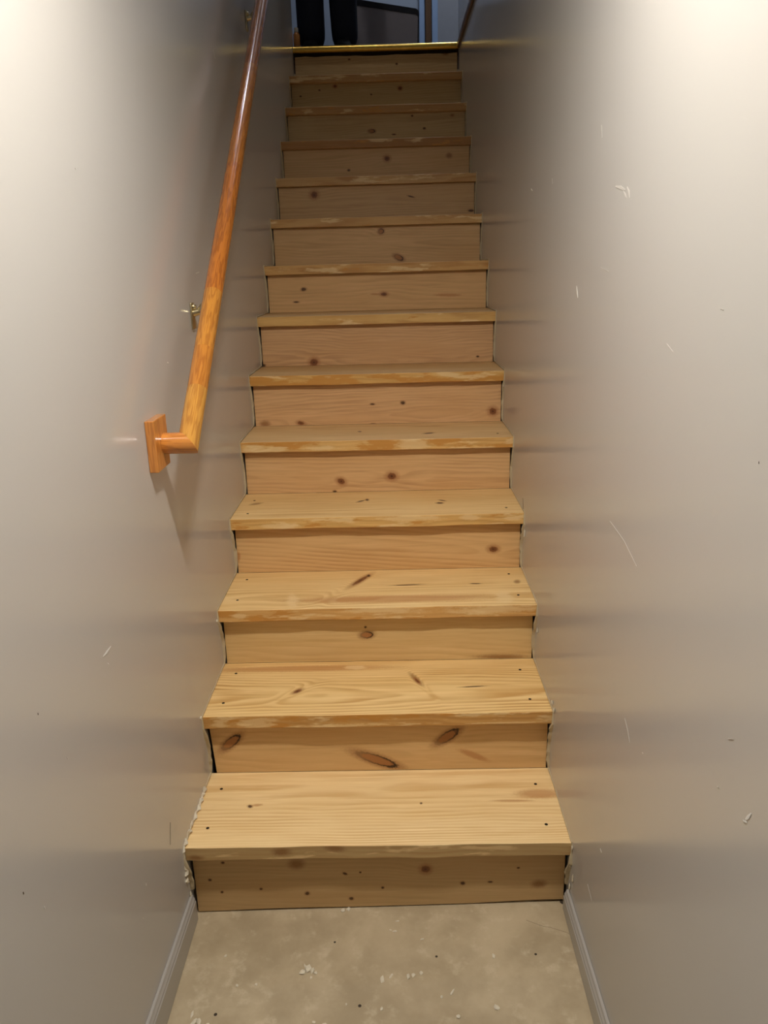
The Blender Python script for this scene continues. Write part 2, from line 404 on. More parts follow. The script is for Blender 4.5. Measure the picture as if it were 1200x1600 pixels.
for n in range(1, 15):
    y0 = RY[n-1]
    z0 = (TZ[n-2]+0.0006) if n > 1 else None
    z1 = TZ[n-1]-TH-0.0006
    tl1 = TL[n-1]; tl0 = TL[n-2] if n > 1 else 0
    xl, xr = -0.4505, 0.4515
    if n == 1: xl, xr = -0.4500, 0.4512
    if n == 14: z1 = LAND-0.047
    bm = bmesh.new()
    NX = 16; rows = []
    for i in range(NX+1):
        u = i/NX; x = xl+(xr-xl)*u
        zb = (z0+tl0*(2*u-1)) if n > 1 else floor_z(x)+0.0015+0.004*max(0, math.sin(u*9.0-0.6))*(0.6 if u < 0.7 else 1.2)
        zt = z1+tl1*(2*u-1)
        if n == 14: zt += random.uniform(-0.004, 0.003)
        sk = 0.0055*(1-u)**6 if n == 2 else 0.0        # riser two is cut short at its lower left corner
        rows.append([bm.verts.new(p) for p in ((x+(sk*1.6 if i == 0 else 0), y0, zb), (x, y0, zt), (x, y0+0.019, zt), (x+(sk*1.6 if i == 0 else 0), y0+0.019, zb))])
    for a, b in zip(rows, rows[1:]):
        for k in range(4): bm.faces.new((a[k], a[(k+1) % 4], b[(k+1) % 4], b[k]))
    bm.faces.new(rows[0]); bm.faces.new(rows[-1][::-1])
    zc = (z1+(z0 or 0))/2
    org = (0.0, y0, zc)
    kn = [knot(*k[:6], 'y', y0, org, amp=0.0 if k[5] in ('pin', 'soft') else 0.012) for k in RK.get(n, [])]
    rg, con, wp, pz, tlt = RING.get(n, (0.011, 0.45, 0.02, random.uniform(-0.07, 0.07), random.uniform(-0.05, 0.05)))
    m = wood('riser_pine_%d' % n, *RCOL[n], ring=rg, pith=(0.018, pz), tilt=tlt, contrast=con, warp=wp, seed=n*1.37, knots=kn, tint=0.3, late=0.8)
    mesh_obj('riser', bm, m, stairs, loc=org)

AMBER, CREAM = S(198, 138, 62), S(234, 204, 150)
NOSE = {1:(0.05,S(196,166,116)), 2:(0.75,S(206,158,92)), 3:(0.62,S(218,170,104)), 4:(0.5,S(222,178,108)), 5:(0.72,S(222,178,110)), 6:(0.8,S(218,172,100)),
        7:(0.35,S(216,174,106)), 8:(0.3,S(206,160,96)), 9:(0.3,S(204,160,98)), 10:(0.25,S(200,158,100)), 11:(0.55,S(170,122,66)), 12:(0.45,S(186,140,84)), 13:(0.4,S(184,140,86))}
TCOL = {1:(S(236,206,152),S(204,156,94)), 2:(S(234,200,138),S(190,138,70)), 3:(S(234,200,140),S(198,150,86)), 4:(S(230,194,134),S(194,146,82)), 5:(S(220,184,130),S(184,138,82))}
SCREWS = {1:[(346,1232.7),(324.5,1294),(836.7,1225),(853.5,1288)], 2:[(368.8,1052.5),(349,1098.8),(812.5,1046.2),(828,1092.2)],
          3:[(385.8,905.5),(371,937.6),(795,897),(809.8,930)], 4:[(397.6,782),(387,802.4),(791,793.5)], 5:[(777.5,677)]}
for n in range(1, 14):
    y0, z0 = TY[n-1], TZ[n-1]
    y1 = RY[n]-0.0008
    bm = bmesh.new()
    NX = 28; rows = []; rnd = random.Random(n*11)
    ph = [rnd.uniform(0, 6.28) for _ in range(4)]
    for i in range(NX+1):
        u = i/NX; x = -W+2*W*u
        t = TL[n-1]*(2*u-1)
        wob = 0.0008*math.sin(u*14+ph[0])+0.0006*math.sin(u*31+ph[1])
        wz = (0.0012 if n in (2, 4, 6) else 0.0006)*(math.sin(u*9+ph[2])+0.6*math.sin(u*23+ph[3]))
        b = 0.0016
        prof = [(y0+b+wob, z0+t), (y0+0.0006+wob, z0-b*0.35+t), (y0+wob, z0-b+t), (y0+wob*1.5, z0-TH+b+wz+t), (y0+b+wob, z0-TH+wz*0.6+t), (y0+OV[n-1]*0.9, z0-TH+t), (y1, z0-TH+t), (y1, z0+t)]
        rows.append([bm.verts.new((x, py, pz)) for py, pz in prof])
    K = len(rows[0])
    for a, b_ in zip(rows, rows[1:]):
        for k in range(K):
            f = bm.faces.new((a[k], a[(k+1) % K], b_[(k+1) % K], b_[k]))
            f.material_index = 1 if k in (1, 2, 3) else 0
    bm.faces.new(rows[0]); bm.faces.new(rows[-1][::-1])
    org = (0.0, y0, z0)
    kn = [knot(*k[:6], 'z', z0, org, amp=0.0 if k[5] in ('pin', 'soft') else 0.009) for k in TK.get(n, [])]
    pale, dark = TCOL.get(n, (S(208,170,116), S(178,132,78)))
    rnd = random.Random(n*5+1)
    ring, py = (0.0058, 0.12) if n != 2 else (0.0052, 0.20)
    mt = wood('tread_pine_%d' % n, pale, dark, ring=ring, pith=(rnd.uniform(-0.05, 0.30), -0.16-rnd.uniform(0, .1)), tilt=rnd.uniform(-0.02, 0.02),
              contrast=0.85 if n == 2 else 0.62, warp=0.007, seed=n*2.11, knots=kn, tint=0.3)
    nk = []
    if n == 1: nk = [knot(440,1331,15,6,0,'soft','y',y0,org,0), knot(523,1326,16,5,-3,'soft','y',y0,org,0), knot(306,1340,12,4,0,'soft','y',y0,org,0)]
    NC = {2: [(344,1131,13,7,0),(402,1131,28,8,0),(528,1134,78,2.8,2),(790,1129,70,1.6,1)], 3: [(376,963,12,4,0),(600,953,60,6,1),(772,952,66,7,1)], 4: [(640,810,50,5,1),(735,808,22,5,0),(440,822,30,4,0)],
          5: [(505,700,34,4,1),(645,693,26,8,0),(400,703,24,4,0)], 6: [(430,590,22,2,-5),(590,603,190,2,1)]}
    nk += [knot(*k, 'cream', 'y', y0, org, 0) for k in NC.get(n, [])]
    bold = n in (7, 8, 9, 10)
    mn = wood('nosing_pine_%d' % n, NOSE[n][1], S(168, 112, 50), ring=0.011 if bold else 0.009, pith=(0.1, -0.02 if bold else -0.09), tilt=0.03,
              contrast=0.75 if bold else 0.45, warp=0.02 if bold else 0.012, seed=n*3.3, knots=nk, stain=(NOSE[n][0], AMBER, CREAM), tint=0.25)
    tr = mesh_obj('tread', bm, [mt, mn], stairs, loc=org)
    for (px, py) in SCREWS.get(n, []):
        c = on(px, py, 'z', z0)
        bm = bmesh.new(); k = z0+0.0001+TL[n-1]*c[0]/W
        tube(bm, (c[0], c[1], k), (c[0], c[1], k+0.0005), 0.0042, 0.0036, n=12)
        s = mesh_obj('screw_hole', bm, HOLE, tr, loc=(c[0], c[1], k))
        s.parent = tr; s.matrix_parent_inverse = Matrix.Translation(-Vector(org))

# brass nosing on the edge of the landing
bm = bmesh.new()
prof = [(0.0, 0.002), (-0.006, 0.0055), (-0.014, 0.004), (-0.021, -0.002), (-0.024, -0.011), (-0.022, -0.021), (-0.017, -0.027), (-0.012, -0.029), (-0.010, -0.024), (0.0, -0.024)]
rows = []
for i in range(25):
    u = i/24; x = -W+2*W*u
    dz = -0.0012*(2*u-1)+0.0008*math.sin(u*7)
    rows.append([bm.verts.new((x, TY[13]+0.024+a, TZ[13]+b-0.004+dz)) for a, b in prof])
K = len(prof)
for a, b in zip(rows, rows[1:]):
    for k in range(K): bm.faces.new((a[k], a[(k+1) % K], b[(k+1) % K], b[k]))
bm.faces.new(rows[0]); bm.faces.new(rows[-1][::-1])
bn = auto_smooth(mesh_obj('stair_nosing', bm, BRASS, loc=(0, TY[13]+0.02, LAND)), 60)
tag(bn, 'rounded brass nosing strip along the edge of the top landing', 'stair nosing')
# subfloor edge under the brass, shade of the gap put into its dark colour
struct('trim_4', (-W, W, RY[13]+0.003, 3.384, LAND-0.06, LAND-0.03), plain('subfloor_gap_shade', S(44, 32, 24), 0.9, 0.1))

# ------------------------------------------------------------------ cut drywall edge following the steps, scuffs
def ribbon(name, side, wall, seed):
    s = side; rnd = random.Random(seed)
    path = []          # (y, z, proud, width)
    yb = RY[0]-0.004
    path += [(yb-0.003, 0.06, 0.009, 0.005), (yb-0.010, 0.10, 0.0105, 0.006), (TY[0]-0.006, 0.145, 0.009, 0.006), (TY[0]-0.007, 0.172, 0.003, 0.0045)]
    for n in range(1, 14):
        y0, z0 = TY[n-1], TZ[n-1]+s*TL[n-1]
        ye = RY[n]
        k = 1.0 if n < 4 else 0.8
        path += [(y0-0.003, z0-0.004, 0.0025, 0.004), (y0-0.003, z0+0.0018, 0.0025, 0.004)]
        for q in range(1, 6):
            path.append((y0+(ye-y0-0.006)*q/6, z0+0.0018, 0.0022, 0.0035*k))
        path += [(ye-0.006, z0+0.004, 0.004, 0.004*k), (ye-0.0045, z0+0.03, 0.0080*k, 0.004*k), (ye-0.006, z0+0.08, 0.0085*k, 0.004*k)]
        if n < 13:
            path += [(TY[n]-0.001+0.004, TZ[n]-TH-0.016, 0.008*k, 0.004*k), (TY[n]-0.005, TZ[n]-TH+0.004, 0.0045*k, 0.004*k)]
    # resample with jitter
    fine = []
    for a, b in zip(path, path[1:]):
        L = math.hypot(b[0]-a[0], b[1]-a[1]); m = max(1, int(L/0.012))
        for q in range(m): fine.append([a[i]+(b[i]-a[i])*q/m for i in range(4)])
    bm = bmesh.new(); rows = []
    for i, (y, z, pr, wd) in enumerate(fine):
        a = fine[max(0, i-1)]; b = fine[min(len(fine)-1, i+1)]
        ty, tz = b[0]-a[0], b[1]-a[1]; L = math.hypot(ty, tz) or 1
        ny, nz = -tz/L, ty/L           # away from the steps
        pr *= rnd.uniform(0.75, 1.2); wd *= rnd.uniform(0.7, 1.35)
        rows.append([bm.verts.new((s*(WALLX-q), y+ny*m, z+nz*m)) for q, m in ((-0.0006, 0), (pr, 0.0002), (pr*0.85, wd*0.6), (0.0004, wd), (-0.0006, wd))])
    K = 5
    for a, b in zip(rows, rows[1:]):
        for k in range(K): bm.faces.new((a[k], a[(k+1) % K], b[(k+1) % K], b[k]))
    bm.faces.new(rows[0]); bm.faces.new(rows[-1][::-1])
    return mesh_obj(name, bm, CAULK, wall)
def torn(seed):
    rnd = random.Random(seed); bm = bmesh.new(); rows = []
    n_ = 46
    for i in range(n_):
        u = i/(n_-1)
        if u < 0.25: y, z, ny, nz = TY[0]-0.0042, 0.105+(TZ[0]-0.105)*u/0.25, -1, 0
        else:
            v_ = (u-0.25)/0.75; y, z, ny, nz = TY[0]-0.003+v_*(RY[1]-TY[0]-0.01), TZ[0]+0.0022, -0.3, 1
        pr = rnd.choice((0.0012, 0.0025, 0.004, 0.006, 0.008))*rnd.uniform(0.7, 1.2); wd = rnd.choice((0.004, 0.006, 0.009, 0.013))*rnd.uniform(0.7, 1.2)
        if v_gap(u): pr, wd = 0.001, 0.003
        rows.append([bm.verts.new((-(WALLX-q), y+ny*m, z+nz*m)) for q, m in ((-0.0006, 0.0003), (pr*0.4, 0.0003), (pr, wd*0.5), (pr*0.5, wd), (-0.0006, wd*1.1))])
    for a, b in zip(rows, rows[1:]):
        for k in range(5): bm.faces.new((a[k], a[(k+1) % 5], b[(k+1) % 5], b[k]))
    bm.faces.new(rows[0]); bm.faces.new(rows[-1][::-1])
    mesh_obj('torn_drywall', bm, PLASTER, wl)['label'] = 'torn white plaster along the lowest tread'
v_gap = lambda u: u > 0.86 or 0.4 < u < 0.44
torn(5)
ribbon('drywall_edge', -1, wl, 3)['label'] = 'ragged cream drywall edge along the steps'
ribbon('drywall_edge', 1, wr, 4)['label'] = 'ragged cream drywall edge along the steps'

def lump(name, c, size, rot, mat, parent=None, seed=0, flat=1.0):
    bm = bmesh.new(); bmesh.ops.create_icosphere(bm, subdivisions=1, radius=1.0)
    rnd = random.Random(seed)
    for v_ in bm.verts:
        v_.co *= rnd.uniform(0.65, 1.2)
        v_.co = Vector((v_.co.x*size[0], v_.co.y*size[1], v_.co.z*size[2]))
    bmesh.ops.rotate(bm, verts=bm.verts, matrix=rot)
    bmesh.ops.translate(bm, verts=bm.verts, vec=Vector(c))
    return mesh_obj(name, bm, mat, parent, loc=c)
# torn drywall chips along the lowest tread
CH = [(299,1397,4,5,20),(315,1123,2.5,3,0),(340,972,2.5,2.5,0)]
for i, (px, py, a, b, ang) in enumerate(CH):
    c = on(px, py, 'x', -WALLX+0.004)
    k = np.linalg.norm(c-CAM)/FPX
    th = math.radians(36 if py < 1330 else 90)
    if py < 1330: c[2] += 0.004
    c[0] = -WALLX+0.0022
    lump('drywall_chip', c, (0.0026, b*k*1.1, a*k*0.7), Matrix.Rotation(th, 3, 'X'), PLASTER, wl, seed=i)
for i, (px, py, a, b) in enumerate([(861,1096,4,4),(864,1108,2,5),(892,1322,3,5),(889,1350,3,4),(884,1357,7,1.5),(893,1370,2,9),(888,1382,3,6),(838,984,2,5),(786,603,2,2),(818,833,2,9)]):
    c = on(px, py, 'x', WALLX-0.004)
    k = np.linalg.norm(c-CAM)/FPX
    c[1] -= 0.006; c[0] = WALLX-0.0025
    lump('drywall_chip', c, (0.003*(2 if a > 6 else 1), a*k, b*k), Matrix.Identity(3), PLASTER, wr, seed=40+i)

def scuff(pts, wpx, side, mat, wall):
    """thin streak on a wall through photo pixels"""
    X = side*(WALLX-0.0002)
    P3 = [on(px, py, 'x', X) for px, py in pts]
    bm = bmesh.new(); L = []; R = []
    for i, p in enumerate(P3):
        a = P3[max(0, i-1)]; b = P3[min(len(P3)-1, i+1)]
        t = (b-a)/(np.linalg.norm(b-a) or 1); nrm = np.array([0, -t[2], t[1]])
        k = np.linalg.norm(p-CAM)/FPX*wpx*(0.35 if i in (0, len(P3)-1) else 1.0)/2*1.6
        for lst, sg in ((L, 1), (R, -1)):
            lst.append([bm.verts.new(tuple(p+nrm*sg*k+np.array([-side*d, 0, 0]))) for d in (0.0, 0.0004)])
    for i in range(len(P3)-1):
        bm.faces.new((L[i][1], L[i+1][1], R[i+1][1], R[i][1])); bm.faces.new((L[i][0], R[i][0], R[i+1][0], L[i+1][0]))
        bm.faces.new((L[i][0], L[i+1][0], L[i+1][1], L[i][1])); bm.faces.new((R[i][0], R[i][1], R[i+1][1], R[i+1][0]))
    for i in (0, -1): bm.faces.new((L[i][0], L[i][1], R[i][1], R[i][0]))
    mesh_obj('scuff', bm, mat, wall, loc=tuple(P3[0]))
FAINT = plain('faint_scuff', S(196, 191, 184), 0.5, 0.4)
for pts, wd, mt in [([(901,447),(902,457),(903,465)],3,SCUFF), ([(962,291),(970,293),(977,297)],3,FAINT), ([(980,292),(983,300),(984,309)],3,FAINT), ([(974,298),(977,304),(979,309)],2,FAINT),
                ([(863,279),(863.5,287)],1.5,FAINT), ([(830,295),(832,298)],2.5,SCUFF), ([(953,814),(975,845),(995,885)],1,FAINT), ([(939,418),(951,424)],1,FAINT),
                ([(1042,537),(1052,550)],1.2,FAINT), ([(1174,1271),(1169,1277),(1165,1280)],3.4,SCUFF), ([(1161,1282),(1167,1285)],4,SCUFF), ([(938,1326),(940,1332)],2.5,SCUFF),
                ([(976,1122),(981,1142),(984,1160)],1.6,FAINT), ([(1004,1176),(1005,1177.5)],2,SCUFF), ([(1138,1154),(1147,1155)],2,FAINT), ([(1121,1229),(1123,1230)],2,SCUFF),
                ([(817,778),(818,800),(818,820)],1.4,DARKMARK), ([(1186,721),(1186,725)],2,DARKMARK), ([(1126,482),(1131,484)],1.5,FAINT), ([(940,195),(941,215)],1.5,FAINT), ([(918,1381),(925,1408)],1.2,FAINT)]:
    scuff(pts, wd, 1, mt, wr)
for pts, wd, mt in [([(161,1026),(167,1019),(173,1010)],2.2,SCUFF), ([(168,1036),(170,1038)],2.5,SCUFF), ([(69,1416),(70,1420)],2.5,SCUFF), ([(228,1380),(228.5,1384)],2,SCUFF), ([(104,1182),(106,1186)],2,FAINT),
                ([(59,1114),(59.5,1117)],2,DARKMARK), ([(36,1394),(37,1397)],2.5,DARKMARK), ([(266,1285),(266,1320)],1,DARKMARK), ([(261,566),(263,567)],2,SCUFF), ([(333,78),(336,92)],1.3,FAINT),
                ([(306,427),(311,425)],1.2,FAINT), ([(223,1434),(224,1436)],2,FAINT), ([(117,262),(119,264)],2,FAINT)]:
    scuff(pts, wd, -1, mt, wl)

# ------------------------------------------------------------------ marks and crumbs on the concrete
pts = [(822,1436),(835,1441),(848,1446),(860,1448),(872,1452),(885,1456),(896,1462)]
bm = bmesh.new(); prev = None
for i, (px, py) in enumerate(pts):
    p = on(px, py, 'z', -0.001); zf = floor_z(p[0])-0.002
    k = 0.0009
    q = [bm.verts.new((p[0], p[1]+s, zf+h)) for s, h in ((-k, -0.0005), (0, 0.0003), (k, -0.0005))]
    if prev:
        bm.faces.new((prev[0], q[0], q[1], prev[1])); bm.faces.new((prev[1], q[1], q[2], prev[2]))
    prev = q
mesh_obj('crack', bm, DARKMARK, floor)
for px, py, r in [(837,1492,2),(523,1468,1.8),(336,1578,2.6),(562,1568,2.6),(880,1411,5),(682,1493,2)]:
    p = on(px, py, 'z', -0.006); zf = floor_z(p[0])-0.002; k = np.linalg.norm(p-CAM)/FPX*r
    bm = bmesh.new(); tube(bm, (p[0], p[1], zf-0.0003), (p[0], p[1], zf+0.0003), k, k*0.8, n=10)
    mesh_obj('floor_speck', bm, DARKMARK, floor, loc=(p[0], p[1], zf))
CR = [(536,1420,5,3,0),(545,1418,4,3,20),(472,1516,6,4,20),(481,1511,6,5,0),(478,1508,3,5,40),(488,1514,4,4,0),(493,1517,3,2,0),(486,1524,2,2,0),(597,1529,4.5,4.5,0),(611,1524,2,4.5,-30),
      (638,1525,4,4,0),(646,1523,4,3,0),(658,1520,3,3,0),(707,1550,2,5,-30),(771,1495,3,4,0),(716,1589,4,2.5,0),(596,1575,3,3,0),(617,1454,6,1.5,5),(610,1452,3,1.2,-20),(299,1580,2.5,5,0),(302,1592,4,7,-20),
      (310,1591,4,5,10),(324,1595,3,2,0),(370,1535,3,2.5,0),(400,1534,2.5,2,0),(352,1488,3,2,0),(776,1576,6,4,-30),(690,1558,2.5,2,0),(507,1598,5,2,0),(490,1594,3,2,0),(541,1567,1.6,1.6,0),(659,1467,4,1.5,20),(621,1438,4,1.2,0)]
for i, (px, py, a, b, ang) in enumerate(CR):
    c = on(px, py, 'z', -0.008); k = np.linalg.norm(c-CAM)/FPX
    h = min(a, b)*k*0.5
    c = (c[0], c[1], floor_z(c[0])-0.002+h*0.55)
    o = lump('plaster_crumb', c, (a*k*0.85, b*k*1.25, h), Matrix.Rotation(math.radians(ang), 3, 'Z'), PLASTER, seed=100+i)
    lab, grp = (('white plaster crumb lying against the foot of the lowest riser', 'crumbs at the lowest riser') if i < 2 else
                ('white plaster crumb in the densest cluster on the concrete floor', 'crumbs in the dense cluster') if i < 8 else
                ('thin sliver of white plaster lying on the concrete floor', 'slivers on the concrete') if i in (9, 13, 17, 18, 31, 32) else
                ('white plaster crumb beside the baseboard under the handrail wall', 'crumbs beside the baseboard') if 19 <= i <= 22 else
                ('lone small white plaster crumb on the open concrete floor', 'lone crumbs on the concrete'))
    tag(o, lab, 'plaster crumb', grp)

# ------------------------------------------------------------------ handrail
def oak(name, base, dark, axis, seed):
    t = NT(name, 0.22, 0.5); P = t.coord()
    a = Vector(axis).normalized(); s = a.cross(Vector((1, 0, 0)) if abs(a.x) < 0.9 else Vector((0, 0, 1))).normalized(); q = a.cross(s)
    cb = t.n('ShaderNodeCombineXYZ')
    t.l(t.math('MULTIPLY', t.vec('DOT_PRODUCT', P, tuple(a)), 5.0), cb.inputs[0])
    t.l(t.math('MULTIPLY', t.vec('DOT_PRODUCT', P, tuple(s)), 60.0), cb.inputs[1])
    t.l(t.math('MULTIPLY', t.vec('DOT_PRODUCT', P, tuple(q)), 60.0), cb.inputs[2])
    v_ = t.vec('ADD', cb.outputs[0], (seed*2.3, seed, seed*5.1))
    n1 = t.noise(v_, 1.0, 3); n2 = t.noise(t.vec('MULTIPLY', v_, (2.5, 4, 4)), 1.0, 2)
    f = t.math('FRACT', t.math('MULTIPLY', n1, 6.0))
    line = t.math('MULTIPLY', t.rng(f, 0.35, 0.75), t.rng(f, 0.85, 1.0, 1, 0))
    col = t.mix(t.math('MULTIPLY', line, 0.55), base, dark)
    col = t.mix(t.math('MULTIPLY', t.rng(n2, 0.55, 0.75), 0.35), col, dark)
    t.color(col); t.b.inputs['Coat Weight'].default_value = 0.5; t.b.inputs['Coat Roughness'].default_value = 0.12
    return t.m
RX = -0.386
def rail_pt(y):        # through points read from the photo
    return Vector((RX, y, 1.146+(y-0.12)*(2.43-1.149)/(1.705-0.12)))
RR = 0.0232
rail = empty('handrail', (-WALLX, 0.12, 1.149))
tag(rail, 'round varnished oak handrail on metal brackets along the left wall', 'handrail')
A = rail_pt(0.12); ax = (rail_pt(1)-rail_pt(0)).normalized()
out = Vector((1, 0, 0))
mit = (ax+out).normalized()       # mitre plane between the return and the rail
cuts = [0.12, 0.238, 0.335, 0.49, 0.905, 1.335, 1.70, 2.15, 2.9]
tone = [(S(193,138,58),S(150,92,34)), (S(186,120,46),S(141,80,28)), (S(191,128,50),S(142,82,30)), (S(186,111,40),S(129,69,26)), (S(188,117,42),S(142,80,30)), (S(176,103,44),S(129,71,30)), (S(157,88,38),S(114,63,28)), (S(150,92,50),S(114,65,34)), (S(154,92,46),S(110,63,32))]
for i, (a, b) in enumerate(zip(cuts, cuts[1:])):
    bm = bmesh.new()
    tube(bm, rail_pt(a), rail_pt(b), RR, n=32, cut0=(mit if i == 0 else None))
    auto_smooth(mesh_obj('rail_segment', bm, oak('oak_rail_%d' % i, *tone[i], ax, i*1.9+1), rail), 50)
bm = bmesh.new()
tube(bm, (-0.4385, 0.12, 1.146), A, RR, n=32, cut1=mit)
auto_smooth(mesh_obj('rail_return', bm, oak('oak_return', S(200,130,56), S(156,88,32), (1, 0, 0), 4.4), rail), 50)
blk = box_obj('wall_block', (-WALLX+0.0003, -0.4385, 0.060, 0.152, 1.095, 1.205), oak('oak_block', S(200,130,60), S(162,94,38), (0, 0, 1), 7.7), rail, bevel=0.0015)
def bracket(y):
    p = rail_pt(y); zb = p.z-0.100
    br = empty('rail_bracket', (-WALLX, y, zb))
    br.parent = rail; br.matrix_parent_inverse = Matrix.Translation(-Vector(rail.location))
    def part(name, bm):
        o = mesh_obj(name, bm, NICKEL, None, loc=(-WALLX, y, zb))
        o.parent = br; o.matrix_parent_inverse = Matrix.Translation(-Vector((-WALLX, y, zb)))
        return auto_smooth(o, 40)
    bm = bmesh.new(); box(bm, -WALLX+0.0002, -WALLX+0.005, y-0.016, y+0.016, zb-0.036, zb+0.030, bevel=0.002)
    part('mounting_plate', bm)
    bm = bmesh.new()
    pth = [Vector((-WALLX+0.004, y, zb+0.004)), Vector((-WALLX+0.020, y+0.001, zb+0.008)), Vector((-WALLX+0.050, y+0.002, zb+0.045)), Vector((RX, y+0.004, p.z-RR+0.002))]
    for k, (a, b) in enumerate(zip(pth, pth[1:])): tube(bm, a, b, 0.0095-0.001*k, 0.0085-0.001*k, n=14)
    part('arm', bm)
    bm = bmesh.new(); c = Vector((-WALLX+0.006, y, zb+0.020))
    bmesh.ops.create_uvsphere(bm, u_segments=12, v_segments=8, radius=0.0075, matrix=Matrix.Translation(c))
    part('screw_head', bm)
bracket(0.55); bracket(1.78)

# ------------------------------------------------------------------ things on the landing
bot = empty('small_bottle', (-0.444, 3.47, LAND))
tag(bot, 'small brown bottle with a pale cap standing on the landing by a shoe', 'bottle')
bz = LAND-0.0035
bm = bmesh.new(); lathe(bm, [(0.017, 0), (0.019, 0.003), (0.019, 0.088), (0.012, 0.098), (0.009, 0.102)], (-0.444, 3.47, bz), 20)
auto_smooth(mesh_obj('bottle_body', bm, plain('amber_plastic', S(176, 112, 48), 0.25, 0.5), bot))
bm = bmesh.new(); lathe(bm, [(0.011, 0.100), (0.012, 0.102), (0.012, 0.120), (0.008, 0.124)], (-0.444, 3.47, bz), 20)
auto_smooth(mesh_obj('bottle_cap', bm, plain('pale_cap', S(216, 206, 186), 0.4, 0.5), bot))

# pale box with a dark rim, behind the person
by = 4.15
def at(px, py): return on(px, py, 'y', by)
bin_ = empty('rimmed_box', (0.07, by, LAND)); tag(bin_, 'pale grey box with a dark rounded rim standing on the landing behind the person', 'box')
x0, x1 = -0.20, float(at(655, 40)[0])
zl, zr = float(at(560, 3)[2]), float(at(650, 13)[2])
zl += (zl-zr)*0.5
def rounded(y, inset, top_in, bm, r=0.03):
    pts_ = [(x0+inset, bz), (x1-inset-0.012, bz)]
    zt = zr-top_in
    for k in range(6):
        a = math.radians(0+90*k/5); pts_.append((x1-inset-r+r*math.cos(a), zt-r+r*math.sin(a)))
    ztl = zl-top_in
    for k in range(6):
        a = math.radians(90+90*k/5); pts_.append((x0+inset+r+r*math.cos(a), ztl-r+r*math.sin(a)))
    return [bm.verts.new((p, y, q)) for p, q in pts_]
def loft(bm, loops):
    n_ = len(loops[0])
    for a, b in zip(loops, loops[1:]):
        for k in range(n_): bm.faces.new((a[k], a[(k+1) % n_], b[(k+1) % n_], b[k]))
bm = bmesh.new(); L1 = rounded(by+0.004, 0.006, 0.030, bm, 0.02); L2 = rounded(by+0.26, 0.006, 0.030, bm, 0.02); loft(bm, [L1, L2]); bm.faces.new(L1); bm.faces.new(L2[::-1])
mesh_obj('box_body', bm, plain('pale_grey_panel', S(158, 148, 146), 0.5, 0.4), bin_)
bm = bmesh.new(); L = [rounded(by, 0.007, 0.032, bm, 0.02), rounded(by-0.004, 0.0, 0.0, bm), rounded(by+0.27, 0.0, 0.0, bm), rounded(by+0.265, 0.007, 0.032, bm, 0.02)]; loft(bm, L); loft(bm, [L[3], L[0]])
mesh_obj('box_rim', bm, plain('dark_rim', S(36, 36, 42), 0.5, 0.4), bin_)

# ------------------------------------------------------------------ person standing at the top of the stairs
def skin(name, verts, edges, radii, root, mat, parent=None, sub=2, loc=None):
    me = bpy.data.meshes.new(name+'_skel'); me.from_pydata([tuple(v_) for v_ in verts], edges, []); me.update()
    o = link(bpy.data.objects.new(name+'_skel', me))
    m = o.modifiers.new('skin', 'SKIN'); m.use_smooth_shade = True; m.branch_smoothing = 0.3
    for i, sv in enumerate(me.skin_vertices[0].data):
        r = radii[i]; sv.radius = (r, r) if not isinstance(r, tuple) else r
        sv.use_root = (i == root)
    s = o.modifiers.new('sub', 'SUBSURF'); s.levels = sub; s.render_levels = sub
    dg = bpy.context.evaluated_depsgraph_get(); dg.update()
    me2 = bpy.data.meshes.new_from_object(o.evaluated_get(dg))
    bpy.data.objects.remove(o)
    bm_ = bmesh.new(); bm_.from_mesh(me2)
    return mesh_obj(name, bm_, mat, parent, loc=loc, smooth=True)
PX, PYY, G = -0.272, 3.56, bz
SKINM = plain('skin', S(196, 150, 124), 0.5, 0.4)
TROU = plain('dark_navy_trousers', S(24, 27, 38), 0.85, 0.2, var=0.3)
SHIRT = plain('dark_grey_shirt', S(52, 56, 64), 0.85, 0.2)
SHOE = plain('black_shoe', S(16, 16, 18), 0.9, 0.1)
HAIR = plain('dark_hair', S(40, 30, 24), 0.6, 0.3)
lx = {-1: -0.098, 1: 0.090}       # legs
V = lambda x, y, z: Vector((PX+x, PYY+y, G+z))
bv, be, br_ = [], [], []
def add(p, r, par=None):
    bv.append(p); br_.append(r)
    if par is not None: be.append((par, len(bv)-1))
    return len(bv)-1
pel = add(V(0, 0.02, 0.93), 0.125)
sp1 = add(V(0, 0.02, 1.10), 0.115, pel); sp2 = add(V(0, 0.02, 1.27), 0.13, sp1); sp3 = add(V(0, 0.02, 1.40), 0.09, sp2)
nk_ = add(V(0, 0.015, 1.49), 0.055, sp3); hd0 = add(V(0, 0.0, 1.57), 0.075, nk_); hd1 = add(V(0, -0.002, 1.65), 0.088, hd0); hd2 = add(V(0, 0.008, 1.72), 0.065, hd1)
